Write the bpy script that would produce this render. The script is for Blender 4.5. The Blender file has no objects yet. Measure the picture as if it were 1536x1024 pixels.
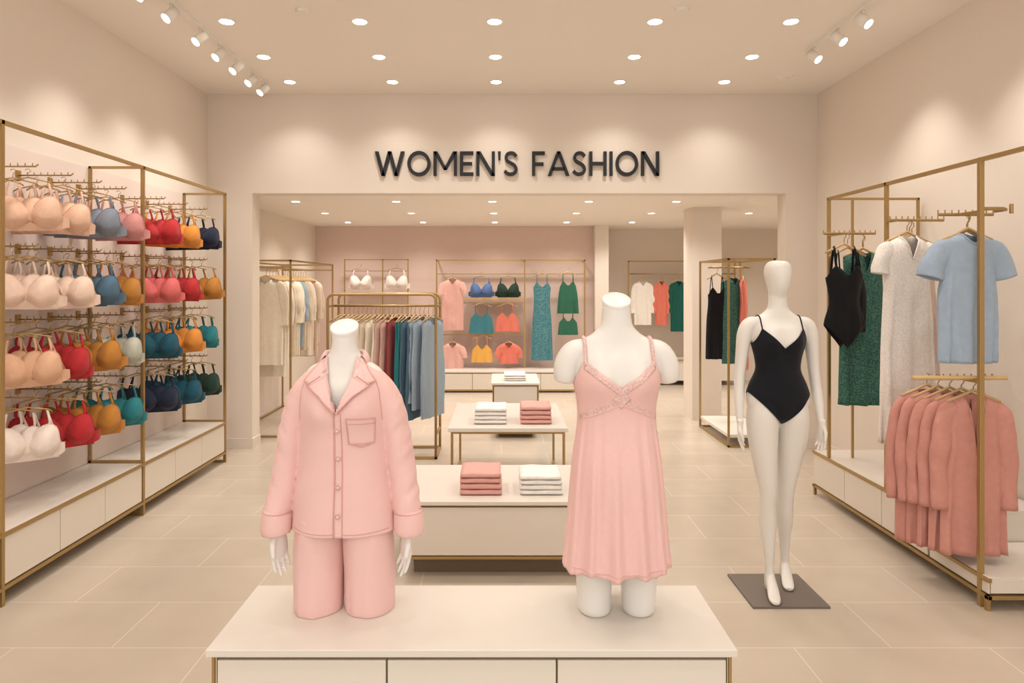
import bpy, bmesh, math, random
from mathutils import Vector, Matrix, noise
from mathutils.bvhtree import BVHTree
random.seed(7)
scene=bpy.context.scene
pi=math.pi
def lin(c):
    c/=255.0
    return c/12.92 if c<=0.04045 else ((c+0.055)/1.055)**2.4
def col(r,g,b): return (lin(r),lin(g),lin(b),1)
_m={}
def M(name,rgb,rough=.6,metal=0,bump=0,bs=60,var=0,vs=6,sheen=0,emit=0,spec=.5,rgb2=None,sharp=.5):
    if name in _m: return _m[name]
    m=bpy.data.materials.new(name); m.use_nodes=True
    nt=m.node_tree; p=nt.nodes['Principled BSDF']
    p.inputs['Base Color'].default_value=col(*rgb)
    p.inputs['Roughness'].default_value=rough
    p.inputs['Metallic'].default_value=metal
    p.inputs['Specular IOR Level'].default_value=spec
    if sheen: p.inputs['Sheen Weight'].default_value=sheen
    if emit:
        p.inputs['Emission Color'].default_value=(1,.95,.88,1); p.inputs['Emission Strength'].default_value=emit
        m.cycles.emission_sampling='NONE'
    tc=nt.nodes.new('ShaderNodeTexCoord')
    src=tc.outputs['Object']
    if var or rgb2:
        n=nt.nodes.new('ShaderNodeTexNoise'); n.inputs['Scale'].default_value=vs; n.inputs['Detail'].default_value=4
        nt.links.new(src,n.inputs['Vector'])
        mx=nt.nodes.new('ShaderNodeMix'); mx.data_type='RGBA'
        c=col(*rgb)
        fac=n.outputs['Fac']
        if rgb2:
            mx.inputs[6].default_value=c; mx.inputs[7].default_value=col(*rgb2)
            cr=nt.nodes.new('ShaderNodeValToRGB'); cr.color_ramp.elements[0].position=.46; cr.color_ramp.elements[1].position=.56
            nt.links.new(fac,cr.inputs['Fac']); fac=cr.outputs['Color']
        else:
            mx.inputs[6].default_value=tuple([x*(1-var) for x in c[:3]]+[1])
            mx.inputs[7].default_value=tuple([min(1,x*(1+var)) for x in c[:3]]+[1])
        nt.links.new(fac,mx.inputs[0]); nt.links.new(mx.outputs[2],p.inputs['Base Color'])
    if bump:
        n=nt.nodes.new('ShaderNodeTexNoise'); n.inputs['Scale'].default_value=bs; n.inputs['Detail'].default_value=3
        nt.links.new(src,n.inputs['Vector'])
        b=nt.nodes.new('ShaderNodeBump'); b.inputs['Strength'].default_value=bump; b.inputs['Distance'].default_value=.01
        nt.links.new(n.outputs['Fac'],b.inputs['Height']); nt.links.new(b.outputs['Normal'],p.inputs['Normal'])
    _m[name]=m; return m
def F(name,rgb,var=.10):   # fabric
    return M('fabric_'+name,rgb,rough=.85,bump=.25,bs=180,var=var,vs=30,sheen=.1,spec=.2)

gold=M('brushed_gold',(176,146,96),rough=.38,metal=.7)
cream=M('cream_lacquer',(226,216,203),rough=.45,var=.02)
creamtop=M('white_tabletop',(225,217,207),rough=.32)
gap=M('gap_shade_and_plinth',(120,104,84),rough=.8)  # dark brown: painted shade for drawer gaps, also the plinth colour
wallm=M('wall_paint',(230,218,205),rough=.9,var=.015,vs=2)
ceilm=M('ceiling_paint',(242,234,224),rough=.95)
pinkwall=M('blush_wall_paint',(221,197,186),rough=.9,var=.015,vs=2)
panelm=M('rack_back_panel',(227,210,200),rough=.8)
trimm=M('trim_paint',(226,215,203),rough=.6)
white=M('mannequin_gloss',(230,225,218),rough=.34,var=.01)
blackm=M('sign_black',(24,24,26),rough=.45)
hangm=M('pale_wood',(205,170,120),rough=.5)
lampm=M('downlight_glow',(255,250,240),emit=12)
fixm=M('fixture_white',(240,234,225),rough=.5)
plate=M('grey_base_plate',(122,112,104),rough=.45,metal=.3)

def herm(keys,t):
    n=len(keys)
    if t<=keys[0][0]: return keys[0][1]
    if t>=keys[-1][0]: return keys[-1][1]
    for i in range(n-1):
        if keys[i][0]<=t<=keys[i+1][0]: break
    def sl(j):
        if j==0: return (keys[1][1]-keys[0][1])/(keys[1][0]-keys[0][0])
        if j==n-1: return (keys[-1][1]-keys[-2][1])/(keys[-1][0]-keys[-2][0])
        return (keys[j+1][1]-keys[j-1][1])/(keys[j+1][0]-keys[j-1][0])
    h=keys[i+1][0]-keys[i][0]; s=(t-keys[i][0])/h
    a,b=keys[i][1],keys[i+1][1]; ma,mb=sl(i)*h,sl(i+1)*h
    return (2*s**3-3*s*s+1)*a+(s**3-2*s*s+s)*ma+(-2*s**3+3*s*s)*b+(s**3-s*s)*mb
def fn(*keys):
    k=sorted(keys); return lambda t: herm(k,t)

def ringsurf(rings,n,cap=True):
    f=[]
    m=len(rings)//n
    for i in range(m-1):
        for j in range(n):
            a=i*n+j; b=i*n+(j+1)%n
            f.append((a,b,b+n,a+n))
    if cap:
        f.append(tuple(range(n))[::-1]); f.append(tuple((m-1)*n+j for j in range(n)))
    return f
def ptube(keys,steps=6,n=20,ref=(1,0,0),cap=True,deform=None):
    chans=[[(i,k[c]) for i,k in enumerate(keys)] for c in range(5)]
    N=(len(keys)-1)*steps
    P=[[herm(ch,i/steps) for ch in chans] for i in range(N+1)]
    V=[]
    ref=Vector(ref)
    for i,p in enumerate(P):
        a=P[max(0,i-1)]; b=P[min(N,i+1)]
        d=(Vector(b[:3])-Vector(a[:3])).normalized()
        s=(ref-d*ref.dot(d)).normalized(); w=d.cross(s)
        for j in range(n):
            th=2*pi*j/n
            v=Vector(p[:3])+s*math.cos(th)*max(p[3],.001)+w*math.sin(th)*max(p[4],.001)
            if deform: v=deform(v,i/N)
            V.append(v)
    return V,ringsurf(V,n,cap)
def tubemesh(pts,r,n=8,closed=False):
    pts=[Vector(p) for p in pts]; N=len(pts); V=[]
    rr=r if isinstance(r,(list,tuple)) else [r]*N
    nrm=None
    for i,p in enumerate(pts):
        if closed: a=pts[i-1]; b=pts[(i+1)%N]
        else: a=pts[max(0,i-1)]; b=pts[min(N-1,i+1)]
        d=(b-a).normalized()
        if nrm is None:
            t=Vector((0,0,1)) if abs(d.z)<.9 else Vector((1,0,0))
            nrm=(t-d*t.dot(d)).normalized()
        else:
            nrm=(nrm-d*nrm.dot(d))
            nrm=nrm.normalized() if nrm.length>1e-6 else Vector((1,0,0))
        w=d.cross(nrm)
        for j in range(n):
            th=2*pi*j/n; V.append(p+nrm*math.cos(th)*rr[i]+w*math.sin(th)*rr[i])
    f=ringsurf(V,n,not closed)
    if closed:
        for j in range(n):
            a=(N-1)*n+j; b=(N-1)*n+(j+1)%n
            f.append((a,b,(j+1)%n,j))
    return V,f

class B:
    def __init__(s,name): s.name=name; s.v=[]; s.f=[]; s.mi=[]; s.sm=[]; s.mats=[]
    def add(s,V,Fc,mat,smooth=True,mtx=None):
        if mat not in s.mats: s.mats.append(mat)
        k=s.mats.index(mat); o=len(s.v)
        if mtx is not None: V=[mtx@Vector(v) for v in V]
        s.v.extend([tuple(v) for v in V])
        for f in Fc: s.f.append(tuple(i+o for i in f)); s.mi.append(k); s.sm.append(smooth)
        return s
    def box(s,a,b,mat,mtx=None):
        x0,y0,z0=a; x1,y1,z1=b
        V=[(x0,y0,z0),(x1,y0,z0),(x1,y1,z0),(x0,y1,z0),(x0,y0,z1),(x1,y0,z1),(x1,y1,z1),(x0,y1,z1)]
        return s.add(V,[(3,2,1,0),(4,5,6,7),(0,1,5,4),(1,2,6,5),(2,3,7,6),(3,0,4,7)],mat,False,mtx)
    def bar(s,p,q,mat,t=.011):
        a=[min(p[i],q[i])-t for i in range(3)]; b=[max(p[i],q[i])+t for i in range(3)]
        return s.box(a,b,mat)
    def tube(s,pts,r,mat,n=8,closed=False,mtx=None):
        V,f=tubemesh(pts,r,n,closed); return s.add(V,f,mat,True,mtx)
    def disc(s,c,r,h,mat,n=24):
        V=[]
        for z in (0,h):
            for j in range(n): V.append((c[0]+r*math.cos(2*pi*j/n),c[1]+r*math.sin(2*pi*j/n),c[2]+z))
        return s.add(V,ringsurf(V,n),mat,False)
    def prism(s,poly,y0,y1,mat,mtx=None):
        n=len(poly); V=[(x,y0,z) for x,z in poly]+[(x,y1,z) for x,z in poly]
        f=[tuple(range(n)),tuple(range(2*n-1,n-1,-1))]+[(i,i+n,(i+1)%n+n,(i+1)%n) for i in range(n)]
        return s.add(V,f,mat,False,mtx)
    def finish(s,bevel=0,solid=0,merge=False,sub=0,parent=None):
        xs=[v[0] for v in s.v]; ys=[v[1] for v in s.v]; zs=[v[2] for v in s.v]
        o=Vector(((min(xs)+max(xs))/2,(min(ys)+max(ys))/2,min(zs)))
        me=bpy.data.meshes.new(s.name)
        me.from_pydata([tuple(Vector(v)-o) for v in s.v],[],s.f)
        for m in s.mats: me.materials.append(m)
        for p,k,sm in zip(me.polygons,s.mi,s.sm): p.material_index=k; p.use_smooth=sm
        bm=bmesh.new(); bm.from_mesh(me)
        if merge: bmesh.ops.remove_doubles(bm,verts=bm.verts,dist=2e-4)
        bmesh.ops.recalc_face_normals(bm,faces=bm.faces)
        bm.to_mesh(me); bm.free()
        ob=bpy.data.objects.new(s.name,me); ob.location=o
        scene.collection.objects.link(ob)
        if bevel:
            m=ob.modifiers.new('bevel','BEVEL'); m.width=bevel; m.segments=2; m.limit_method='ANGLE'; m.angle_limit=math.radians(40)
        if solid:
            m=ob.modifiers.new('solid','SOLIDIFY'); m.thickness=solid; m.offset=0
        if sub:
            m=ob.modifiers.new('sub','SUBSURF'); m.levels=sub; m.render_levels=sub
        if parent: ob.parent=parent
        return ob
def remesh(parts,voxel,it=6):
    V=[];Fc=[]
    for v,f in parts:
        o=len(V); V+= [tuple(x) for x in v]; Fc+=[tuple(i+o for i in q) for q in f]
    me=bpy.data.meshes.new('tmp'); me.from_pydata(V,[],Fc)
    bm=bmesh.new(); bm.from_mesh(me); bmesh.ops.recalc_face_normals(bm,faces=bm.faces); bm.to_mesh(me); bm.free()
    ob=bpy.data.objects.new('tmp',me); scene.collection.objects.link(ob)
    m=ob.modifiers.new('r','REMESH'); m.mode='VOXEL'; m.voxel_size=voxel
    m=ob.modifiers.new('s','SMOOTH'); m.factor=.5; m.iterations=it
    dg=bpy.context.evaluated_depsgraph_get(); e=ob.evaluated_get(dg); m2=bpy.data.meshes.new_from_object(e)
    v=[x.co.copy() for x in m2.vertices]; f=[tuple(p.vertices) for p in m2.polygons]
    bpy.data.objects.remove(ob); 
    return v,f

# ------------------------------------------------------------ camera
FX=1024.0; CH=1.68
def PX(x,Y): return (x-752)*Y/FX
def PZ(y,Y): return CH-(y-425)*Y/FX
cam=bpy.data.cameras.new('camera'); co=bpy.data.objects.new('camera',cam); scene.collection.objects.link(co)
co.location=(0,0,CH); co.rotation_euler=(pi/2,0,0); cam.sensor_width=36; cam.lens=24
cam.shift_x=16/1536; cam.shift_y=-87/1536; cam.clip_start=.05
scene.camera=co
scene.view_settings.view_transform='Standard'
scene.view_settings.look='None'

# ------------------------------------------------------------ room
XL,XR=-3.0,3.22; YF=6.96; YB=7.17; ZC=3.61; ZB=2.62; OL,OR,OT=-2.54,2.90,2.60; Y0=-.3
fm=bpy.data.materials.new('floor_tile'); fm.use_nodes=True; nt=fm.node_tree; p=nt.nodes['Principled BSDF']
p.inputs['Roughness'].default_value=.26
g=nt.nodes.new('ShaderNodeNewGeometry'); br=nt.nodes.new('ShaderNodeTexBrick')
br.inputs['Scale'].default_value=1; br.inputs['Brick Width'].default_value=.9; br.inputs['Row Height'].default_value=.45
br.inputs['Mortar Size'].default_value=.0028; br.inputs['Mortar Smooth'].default_value=.2; br.offset=.5
br.inputs['Color1'].default_value=col(200,186,169); br.inputs['Color2'].default_value=col(196,182,165); br.inputs['Mortar'].default_value=col(222,211,196)
nz=nt.nodes.new('ShaderNodeTexNoise'); nz.inputs['Scale'].default_value=3; nz.inputs['Detail'].default_value=8
mx=nt.nodes.new('ShaderNodeMix'); mx.data_type='RGBA'; mx.blend_type='MULTIPLY'; mx.inputs[0].default_value=.35
cr=nt.nodes.new('ShaderNodeValToRGB'); cr.color_ramp.elements[0].position=.3; cr.color_ramp.elements[0].color=(.8,.79,.77,1); cr.color_ramp.elements[1].position=.7; cr.color_ramp.elements[1].color=(1,1,1,1)
nt.links.new(g.outputs['Position'],br.inputs['Vector']); nt.links.new(g.outputs['Position'],nz.inputs['Vector'])
nt.links.new(nz.outputs['Fac'],cr.inputs['Fac']); nt.links.new(br.outputs['Color'],mx.inputs[6]); nt.links.new(cr.outputs['Color'],mx.inputs[7])
nt.links.new(mx.outputs[2],p.inputs['Base Color'])
B('floor').box((-3.3,-2.5,-.1),(5.8,12.3,0),fm).finish()
B('ceiling').box((XL-.2,Y0,ZC),(XR+.2,YB,ZC+.1),ceilm).finish()
B('ceiling_rear_room').box((-3.3,YB,ZB),(5.8,12.3,ZB+.1),ceilm).finish()
B('wall_left').box((XL-.2,Y0,0),(XL,YB,ZC),wallm).finish()
B('wall_right').box((XR,Y0,0),(XR+.2,YF,ZC),wallm).finish()
b=B('wall_back')
b.prism([(XL,0),(OL,0),(OL,OT),(OR,OT),(OR,0),(XR,0),(XR,ZC),(XL,ZC)],YF,YB,wallm)
b.box((XR,YF,0),(5.6,YB,ZB+.1),wallm); b.finish()
B('wall_rear_left').box((-3.25,YB,0),(-3.05,11.4,ZB),wallm).finish()
B('wall_rear').box((-3.25,11.2,0),(1.51,11.4,ZB),pinkwall).finish()
B('wall_rear_pillar').box((1.51,11.0,0),(1.73,12.1,ZB),wallm).finish()
B('wall_rear_recess').box((1.73,11.9,0),(5.6,12.1,ZB),wallm).finish()
B('wall_rear_right').box((5.4,YB,0),(5.6,12.1,ZB),wallm).finish()
B('wall_column').box((2.35,8.4,0),(2.71,8.8,ZB),wallm).finish()
B('baseboard_back').box((XL,YF-.012,0),(OL,YF,.1),trimm).box((OR,YF-.012,0),(XR,YF,.1),trimm).box((OL,YF-.012,0),(OL+.012,YB,.1),trimm).finish()
B('baseboard_left').box((XL,Y0,0),(XL+.012,YF,.1),trimm).finish()
B('baseboard_right').box((XR-.012,Y0,0),(XR,YF,.1),trimm).finish()
B('baseboard_rear').box((-3.05,11.188,0),(1.5,11.2,.1),trimm).finish()

# ------------------------------------------------------------ lights
LC=(1,.945,.875)
def spot(loc,power,ang=100,blend=.6,target=None,rad=.05,c=LC):
    l=bpy.data.lights.new('spot_lamp','SPOT'); l.energy=power*1.12; l.spot_size=math.radians(ang); l.spot_blend=blend; l.shadow_soft_size=rad; l.color=c
    o=bpy.data.objects.new('spot_lamp',l); scene.collection.objects.link(o); o.location=loc
    if target is not None: o.rotation_euler=(Vector(target)-Vector(loc)).to_track_quat('-Z','Y').to_euler()
    return o
b=B('recessed_downlights')
for X in (-2.02,-1.04,-.05,1.13,2.13):
    for Y,pw in ((.5,0),(1.25,19),(2.0,0),(2.76,27),(3.52,0),(4.27,34),(5.02,0),(5.80,34),(6.52,26)):
        b.disc((X,Y,ZC-.008),.062,.008,fixm); b.disc((X,Y,ZC-.011),.048,.004,lampm)
        if pw: spot((X,Y,ZC-.03),pw,125,.9,rad=.08)
b.finish()
b=B('recessed_downlights_rear')
for X in (-2.35,-1.2,-.1,1.0,2.0,3.3,4.4):  # last column is added out of view to brighten the recess wall
    for k,Y in enumerate((7.8,9.1,10.45)):
        b.disc((X,Y,ZB-.006),.055,.006,fixm); b.disc((X,Y,ZB-.008),.042,.003,lampm)
        spot((X,Y,ZB-.03),(46,50,44)[k],140,.9,rad=.08)
b.finish()
def track(name,X,ya,yb,heads,side):
    b=B(name); b.box((X-.016,ya,ZC-.03),(X+.016,yb,ZC),fixm)
    for i,Y in enumerate(heads):
        c=Vector((X,Y,ZC-.10)); t=Vector((XL if side<0 else XR,Y-.9,2.3)); t2=Vector((XL if side<0 else XR,Y+.1,1.7))
        d=(t-c).normalized()
        b.tube([(X,Y,ZC-.02),(X,Y,ZC-.09)],.01,fixm)
        b.tube([c-d*.05,c+d*.05],.037,fixm,16); b.tube([c+d*.05,c+d*.053],.033,lampm,16)
        if i%2==0: spot(c+d*.08,36,80,.9,t2)
    b.finish()
track('track_light_rail',-2.25,3.0,6.55,(3.6,4.3,4.65,5.1,5.45,5.8,6.15,6.45),-1)
track('track_light_rail',2.52,2.2,5.62,(2.5,3.2,4.0,4.75,5.1,5.5),1)
b=B('smoke_detector'); b.disc((-1.4,4.82,ZC-.025),.05,.025,fixm); b.finish()
b=B('smoke_detector'); b.disc((1.27,4.80,ZC-.025),.05,.025,fixm); b.finish()
b=B('ceiling_speaker'); b.disc((2.64,6.38,ZC-.012),.09,.012,fixm).disc((2.64,6.38,ZC-.03),.05,.02,fixm); b.finish()
w=bpy.data.worlds.new('world'); scene.world=w; w.use_nodes=True
w.node_tree.nodes['Background'].inputs[0].default_value=(1,.955,.90,1); w.node_tree.nodes['Background'].inputs[1].default_value=1.5

# ------------------------------------------------------------ sign
b=B('wall_sign_letters')
t=.148; h=.168
def para(xt,xb,hh=h,z0=0,z1=1): return [(xb,z0),(xb+hh,z0),(xt+hh,z1),(xt,z1)]
def ribbon(pts,wd):
    ks=[[(i,p[c]) for i,p in enumerate(pts)] for c in (0,1)]
    N=(len(pts)-1)*4; Q=[Vector((herm(ks[0],i/4),herm(ks[1],i/4))) for i in range(N+1)]
    out=[]; L=[];R=[]
    for i,q in enumerate(Q):
        d=(Q[min(N,i+1)]-Q[max(0,i-1)]).normalized(); nn=Vector((-d.y,d.x))*wd/2
        L.append(q+nn); R.append(q-nn)
    for i in range(N): out.append([tuple(L[i]),tuple(L[i+1]),tuple(R[i+1]),tuple(R[i])])
    return out
def rect(a,c,d,e): return [(a,c),(d,c),(d,e),(a,e)]
def ring(w_):
    out=[];n=40;cx=w_/2
    for i in range(n):
        a0,a1=2*pi*i/n,2*pi*(i+1)/n
        f=lambda a,k:(cx+(w_/2-k)*math.cos(a),.5+(.52-k)*math.sin(a))
        out.append([f(a0,0),f(a1,0),f(a1,t),f(a0,t)])
    return out
def glyph(c):
    if c=='W':
        w_=1.4;k=w_-h; return w_,[para(0,.25*k),para(.5*k,.25*k),para(.5*k,.75*k),para(k,.75*k)]
    if c=='M':
        w_=1.12;m=w_/2; return w_,[rect(0,0,t,1),rect(w_-t,0,w_,1),[(m-.08,.25),(m+.08,.25),(h+.02,1),(0,1)],[(m-.08,.25),(m+.08,.25),(w_,1),(w_-h-.02,1)]]
    if c=='E': w_=.64; return w_,[rect(0,0,t,1),rect(t,0,w_,.14),rect(t,.43,w_-.06,.56),rect(t,.86,w_,1)]
    if c=='F': w_=.62; return w_,[rect(0,0,t,1),rect(t,.41,w_-.06,.55),rect(t,.86,w_,1)]
    if c=='N': w_=.88; return w_,[rect(0,0,t,1),rect(w_-t,0,w_,1),[(w_-h-.03,0),(w_,0),(h+.03,1),(0,1)]]
    if c=='H': w_=.84; return w_,[rect(0,0,t,1),rect(w_-t,0,w_,1),rect(t,.43,w_-t,.57)]
    if c=='I': return t,[rect(0,0,t,1)]
    if c=="'": return .14,[[(.03,.64),(.11,.64),(.14,1),(0,1)]]
    if c=='A': w_=1.06; k=w_-h; return w_,[para(k/2,0),para(k/2,k),rect(.24,.22,w_-.24,.35)]
    if c=='O': return 1.1,ring(1.1)
    if c=='S': return .68,ribbon([(.60,.80),(.48,.91),(.33,.935),(.17,.88),(.11,.74),(.17,.61),(.34,.52),(.50,.43),(.59,.28),(.53,.13),(.35,.065),(.18,.09),(.04,.2)],.14)
def layout(word,x0,x1):
    ws=[glyph(c) for c in word]; tot=sum(g[0] for g in ws); H=.247
    W_=x1-x0; gp=(W_-tot*H)/(len(word)-1); sx=1
    if gp<.03: gp=.03; sx=(W_-gp*(len(word)-1))/(tot*H)
    x=x0
    for w_,ps in ws:
        for q in ps: b.prism([(x+a*H*sx,PZ(264,YF)+z*H) for a,z in q],YF-.03,YF+.002,blackm)
        x+=w_*H*sx+gp
layout("WOMEN'S",PX(563,YF),PX(777,YF)); layout("FASHION",PX(798,YF),PX(988,YF))
b.finish()

# ------------------------------------------------------------ bras & hangers
def bra_parts():
    P=[]
    for s in (-1,1):
        cx=.060*s; V=[];n=28;R=10
        for i in range(R+1):
            r=i/R
            for j in range(n):
                a=2*pi*j/n
                k=1+.50*max(0,math.cos(a-(pi/2)))**4+.10*max(0,math.cos(a-(0 if s>0 else pi)))**2
                rx=.062*r*k; x=cx+rx*math.cos(a)+ (.022*s*max(0,math.sin(a))**2*r); z=rx*1.02*math.sin(a)
                sag=.012*(1-r)*math.cos(r*1.5)
                y=-.066*(1-r**2.3)
                V.append((x,y,z-sag))
        P.append((V,ringsurf(V,n,False)))
        P.append(tubemesh([(V[R*n+j][0],V[R*n+j][1]-.002,V[R*n+j][2]) for j in range(n)],.0022,5,True))
        V=[];m=8
        for i in range(m+1):
            q=i/m; x=s*(.10+.055*math.sin(q*pi/2)); y=.0+.07*q*q; hh=.036*(1-.45*q)
            zc=-.03
            V+=[(x,y,zc-hh),(x,y,zc+hh)]
        P.append((V,[(2*i,2*i+1,2*i+3,2*i+2) for i in range(m)]))
        pts=[(s*.086,0,.078),(s*.088,.004,.11),(s*.08,.012,.155),(s*.078,.025,.158),(s*.10,.05,.08),(s*.135,.06,-.01)]
        P.append(tubemesh(pts,.0055,6))
    V=[];m=14
    for i in range(m+1):
        x=-.125+.25*i/m; e=abs(x)/.125
        top=-.028 -.024*math.sin(min(1,abs(x)/.125)*pi); V+=[(x,-.004+.012*e,-.070),(x,-.014*(1-e)+.0,top)]
    P.append((V,[(2*i,2*i+1,2*i+3,2*i+2) for i in range(m)]))
    P.append(([(-.012,-.006,-.05),(.012,-.006,-.05),(.02,-.004,.012),(-.02,-.004,.012)],[(0,1,2,3)]))
    return P
BRA=bra_parts()
HANG=[tubemesh([(-.10,.012,.150),(-.085,.012,.162),(0,.012,.182),(.085,.012,.162),(.10,.012,.150)],.0035,6),
      tubemesh([(0,.012,.182),(0,.012,.200),(.012,.012,.212),(.004,.012,.224),(-.010,.012,.217)],.0018,6)]
def bra(b,mat,x,y,z,rot,sc=1,roll=0):
    m=Matrix.Translation((x,y,z))@Matrix.Rotation(rot,4,'Z')@Matrix.Translation((0,0,.22*sc))@Matrix.Rotation(roll,4,'Y')@Matrix.Translation((0,0,-.22*sc))@Matrix.Scale(sc,4)
    for v,f in BRA: b.add(v,f,mat,True,m)
    for v,f in HANG: b.add(v,f,gold,True,m)
C={'nude':(222,182,157),'nudel':(230,202,184),'gblue':(128,134,146),'dpink':(202,140,136),'red':(180,46,50),'orange':(212,138,60),'navy':(32,38,58),
'pinkred':(212,106,104),'steel':(80,108,128),'ochre':(184,124,54),'tan':(216,172,141),'sage':(182,182,168),'dteal':(30,80,98),'teal':(42,120,128),'ivory':(234,219,209),'dgreen':(34,56,46)}
def FC(k): return F(k,C[k])
rows=[2.075,1.62,1.185,.755]
Ys=[3.88,4.20,4.50,4.80,5.36,5.74,6.13]
grid=[['nude','nude','gblue','dpink','red','orange','navy'],['nudel','nudel','steel','ochre','pinkred','red','ochre'],
['tan','red','ochre','sage','dteal','orange','teal'],['ivory','red','ochre','teal','navy','dteal','dgreen']]
for r,z in enumerate(rows):
    for c,Y in enumerate(Ys):
        b=B('bras_on_hangers'); pz=z+.273
        b.tube([(XL+.012,Y+.02,pz),(-2.66,Y+.02,pz),(-2.645,Y+.02,pz+.012)],.0045,gold,8)
        for i in range(7): b.tube([(-2.93+i*.042,Y+.02,pz+.003),(-2.93+i*.042,Y+.02,pz+.020)],.003,gold,5)
        b.box((XL+.008,Y-.0,pz-.03),(XL+.018,Y+.04,pz+.03),gold)
        for k in range(3):
            bra(b,FC(grid[r][c]),-2.875+.092*k,Y+.02-.012*k,z-.004+random.uniform(-.008,.006),math.radians(32+random.uniform(-8,8)),1.21,random.uniform(-.05,.05))
        b.finish(merge=True)
# ------------------------------------------------------------ left wall rack
def cabinet_run(b,xf,xw,ya,yb,ztop,zbot,nd):
    lo,hi=min(xf,xw),max(xf,xw)
    s=1 if xf>xw else -1
    b.box((lo if s>0 else lo+.01,ya,zbot+.02),(hi-.01 if s>0 else hi,yb,ztop-.02),cream)
    b.box((lo,ya,ztop-.02),(hi,yb,ztop),creamtop)
    b.bar((xf,ya,ztop-.012),(xf,yb,ztop-.012),gold,.010)
    b.bar((xf,ya,zbot),(xf,yb,zbot),gold,.010)
    xg=xf-.0085 if s>0 else xf+.0085
    b.box((xg-.002,ya+.002,zbot+.015),(xg+.002,yb-.002,ztop-.025),gap)  # dark strip painting the shade seen between drawer fronts
    L=(yb-ya)/nd
    for i in range(nd):
        b.box((xf-.012 if s>0 else xf-.002,ya+L*i+.003,zbot+.018),(xf+.002 if s>0 else xf+.012,ya+L*(i+1)-.003,ztop-.027),cream)
b=B('lingerie_display_rack'); xf=-2.60; ZT=2.52
posts=[2.12,3.55,4.95,6.42]
for i,Y in enumerate(posts):
    b.bar((xf,Y,.0),(xf,Y,ZT),gold); b.bar((XL+.02,Y,.38),(XL+.02,Y,ZT),gold,.009)
    b.bar((xf,Y,ZT),(XL+.02,Y,ZT),gold,.009); b.bar((xf,Y,.012),(XL+.02,Y,.012),gold,.009)
    b.bar((xf,Y,.39),(XL+.02,Y,.39),gold,.009)
b.bar((xf,posts[0],ZT),(xf,posts[-1],ZT),gold)
b.box((XL+.001,posts[0],.38),(XL+.008,posts[-1],ZT),panelm)
for i in range(3):
    cabinet_run(b,xf,XL+.013,posts[i]+.015,posts[i+1]-.015,.38,.09,3)
b.finish()

# ------------------------------------------------------------ garments
def sheet(b,mat,org,rot,W,D,zf,zb,zbot,zs=None,nu=28,nv=24,amp=.0,freq=9,seed=0,close=.07,extra=None,sides=(-1,1),pw=1.0,ampf=None,rough=0):
    m=Matrix.Translation(org)@Matrix.Rotation(rot,4,'Z'); V=[];Fc=[]
    for sd in sides:
        o=len(V); zt_=zf if sd<0 else zb
        for i in range(nu+1):
            a=-pi/2+pi*i/nu; u=math.sin(a); c=math.cos(a) if 0<i<nu else 0
            zt=zt_(u); zbt=zbot(u) if callable(zbot) else zbot
            for j in range(nv+1):
                v=j/nv; z=zt+(zbt-zt)*v; w_=W(z); d=D(z,sd)
                cl=1
                if zs:
                    q=max(0,min(1,(zs(u)-z)/close)); cl=math.sqrt(max(0,1-(1-q)**2))
                x=u*w_; y=sd*d*(c**pw)*cl
                A=(ampf(v) if ampf else amp*v)
                fo=A*(math.sin(freq*a+seed+.8*math.sin(2*z*3+seed))+.5*math.sin(freq*1.9*a+seed*2.3))*min(1,c*2.5)*cl
                y+=fo; 
                if rough:
                    nn=noise.noise(Vector((x*7+seed,sd*3+y*2,z*5)))+.5*noise.noise(Vector((x*17+seed,sd*3,z*9))); y+=rough*nn*min(1,c*3)*cl
                pnt=Vector((x,y,z))
                if extra: pnt=extra(pnt,sd)
                V.append(m@pnt)
        for i in range(nu):
            for j in range(nv):
                k=o+i*(nv+1)+j; Fc.append((k,k+1,k+nv+2,k+nv+1))
    b.add(V,Fc,mat,True); return V,Fc
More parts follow.
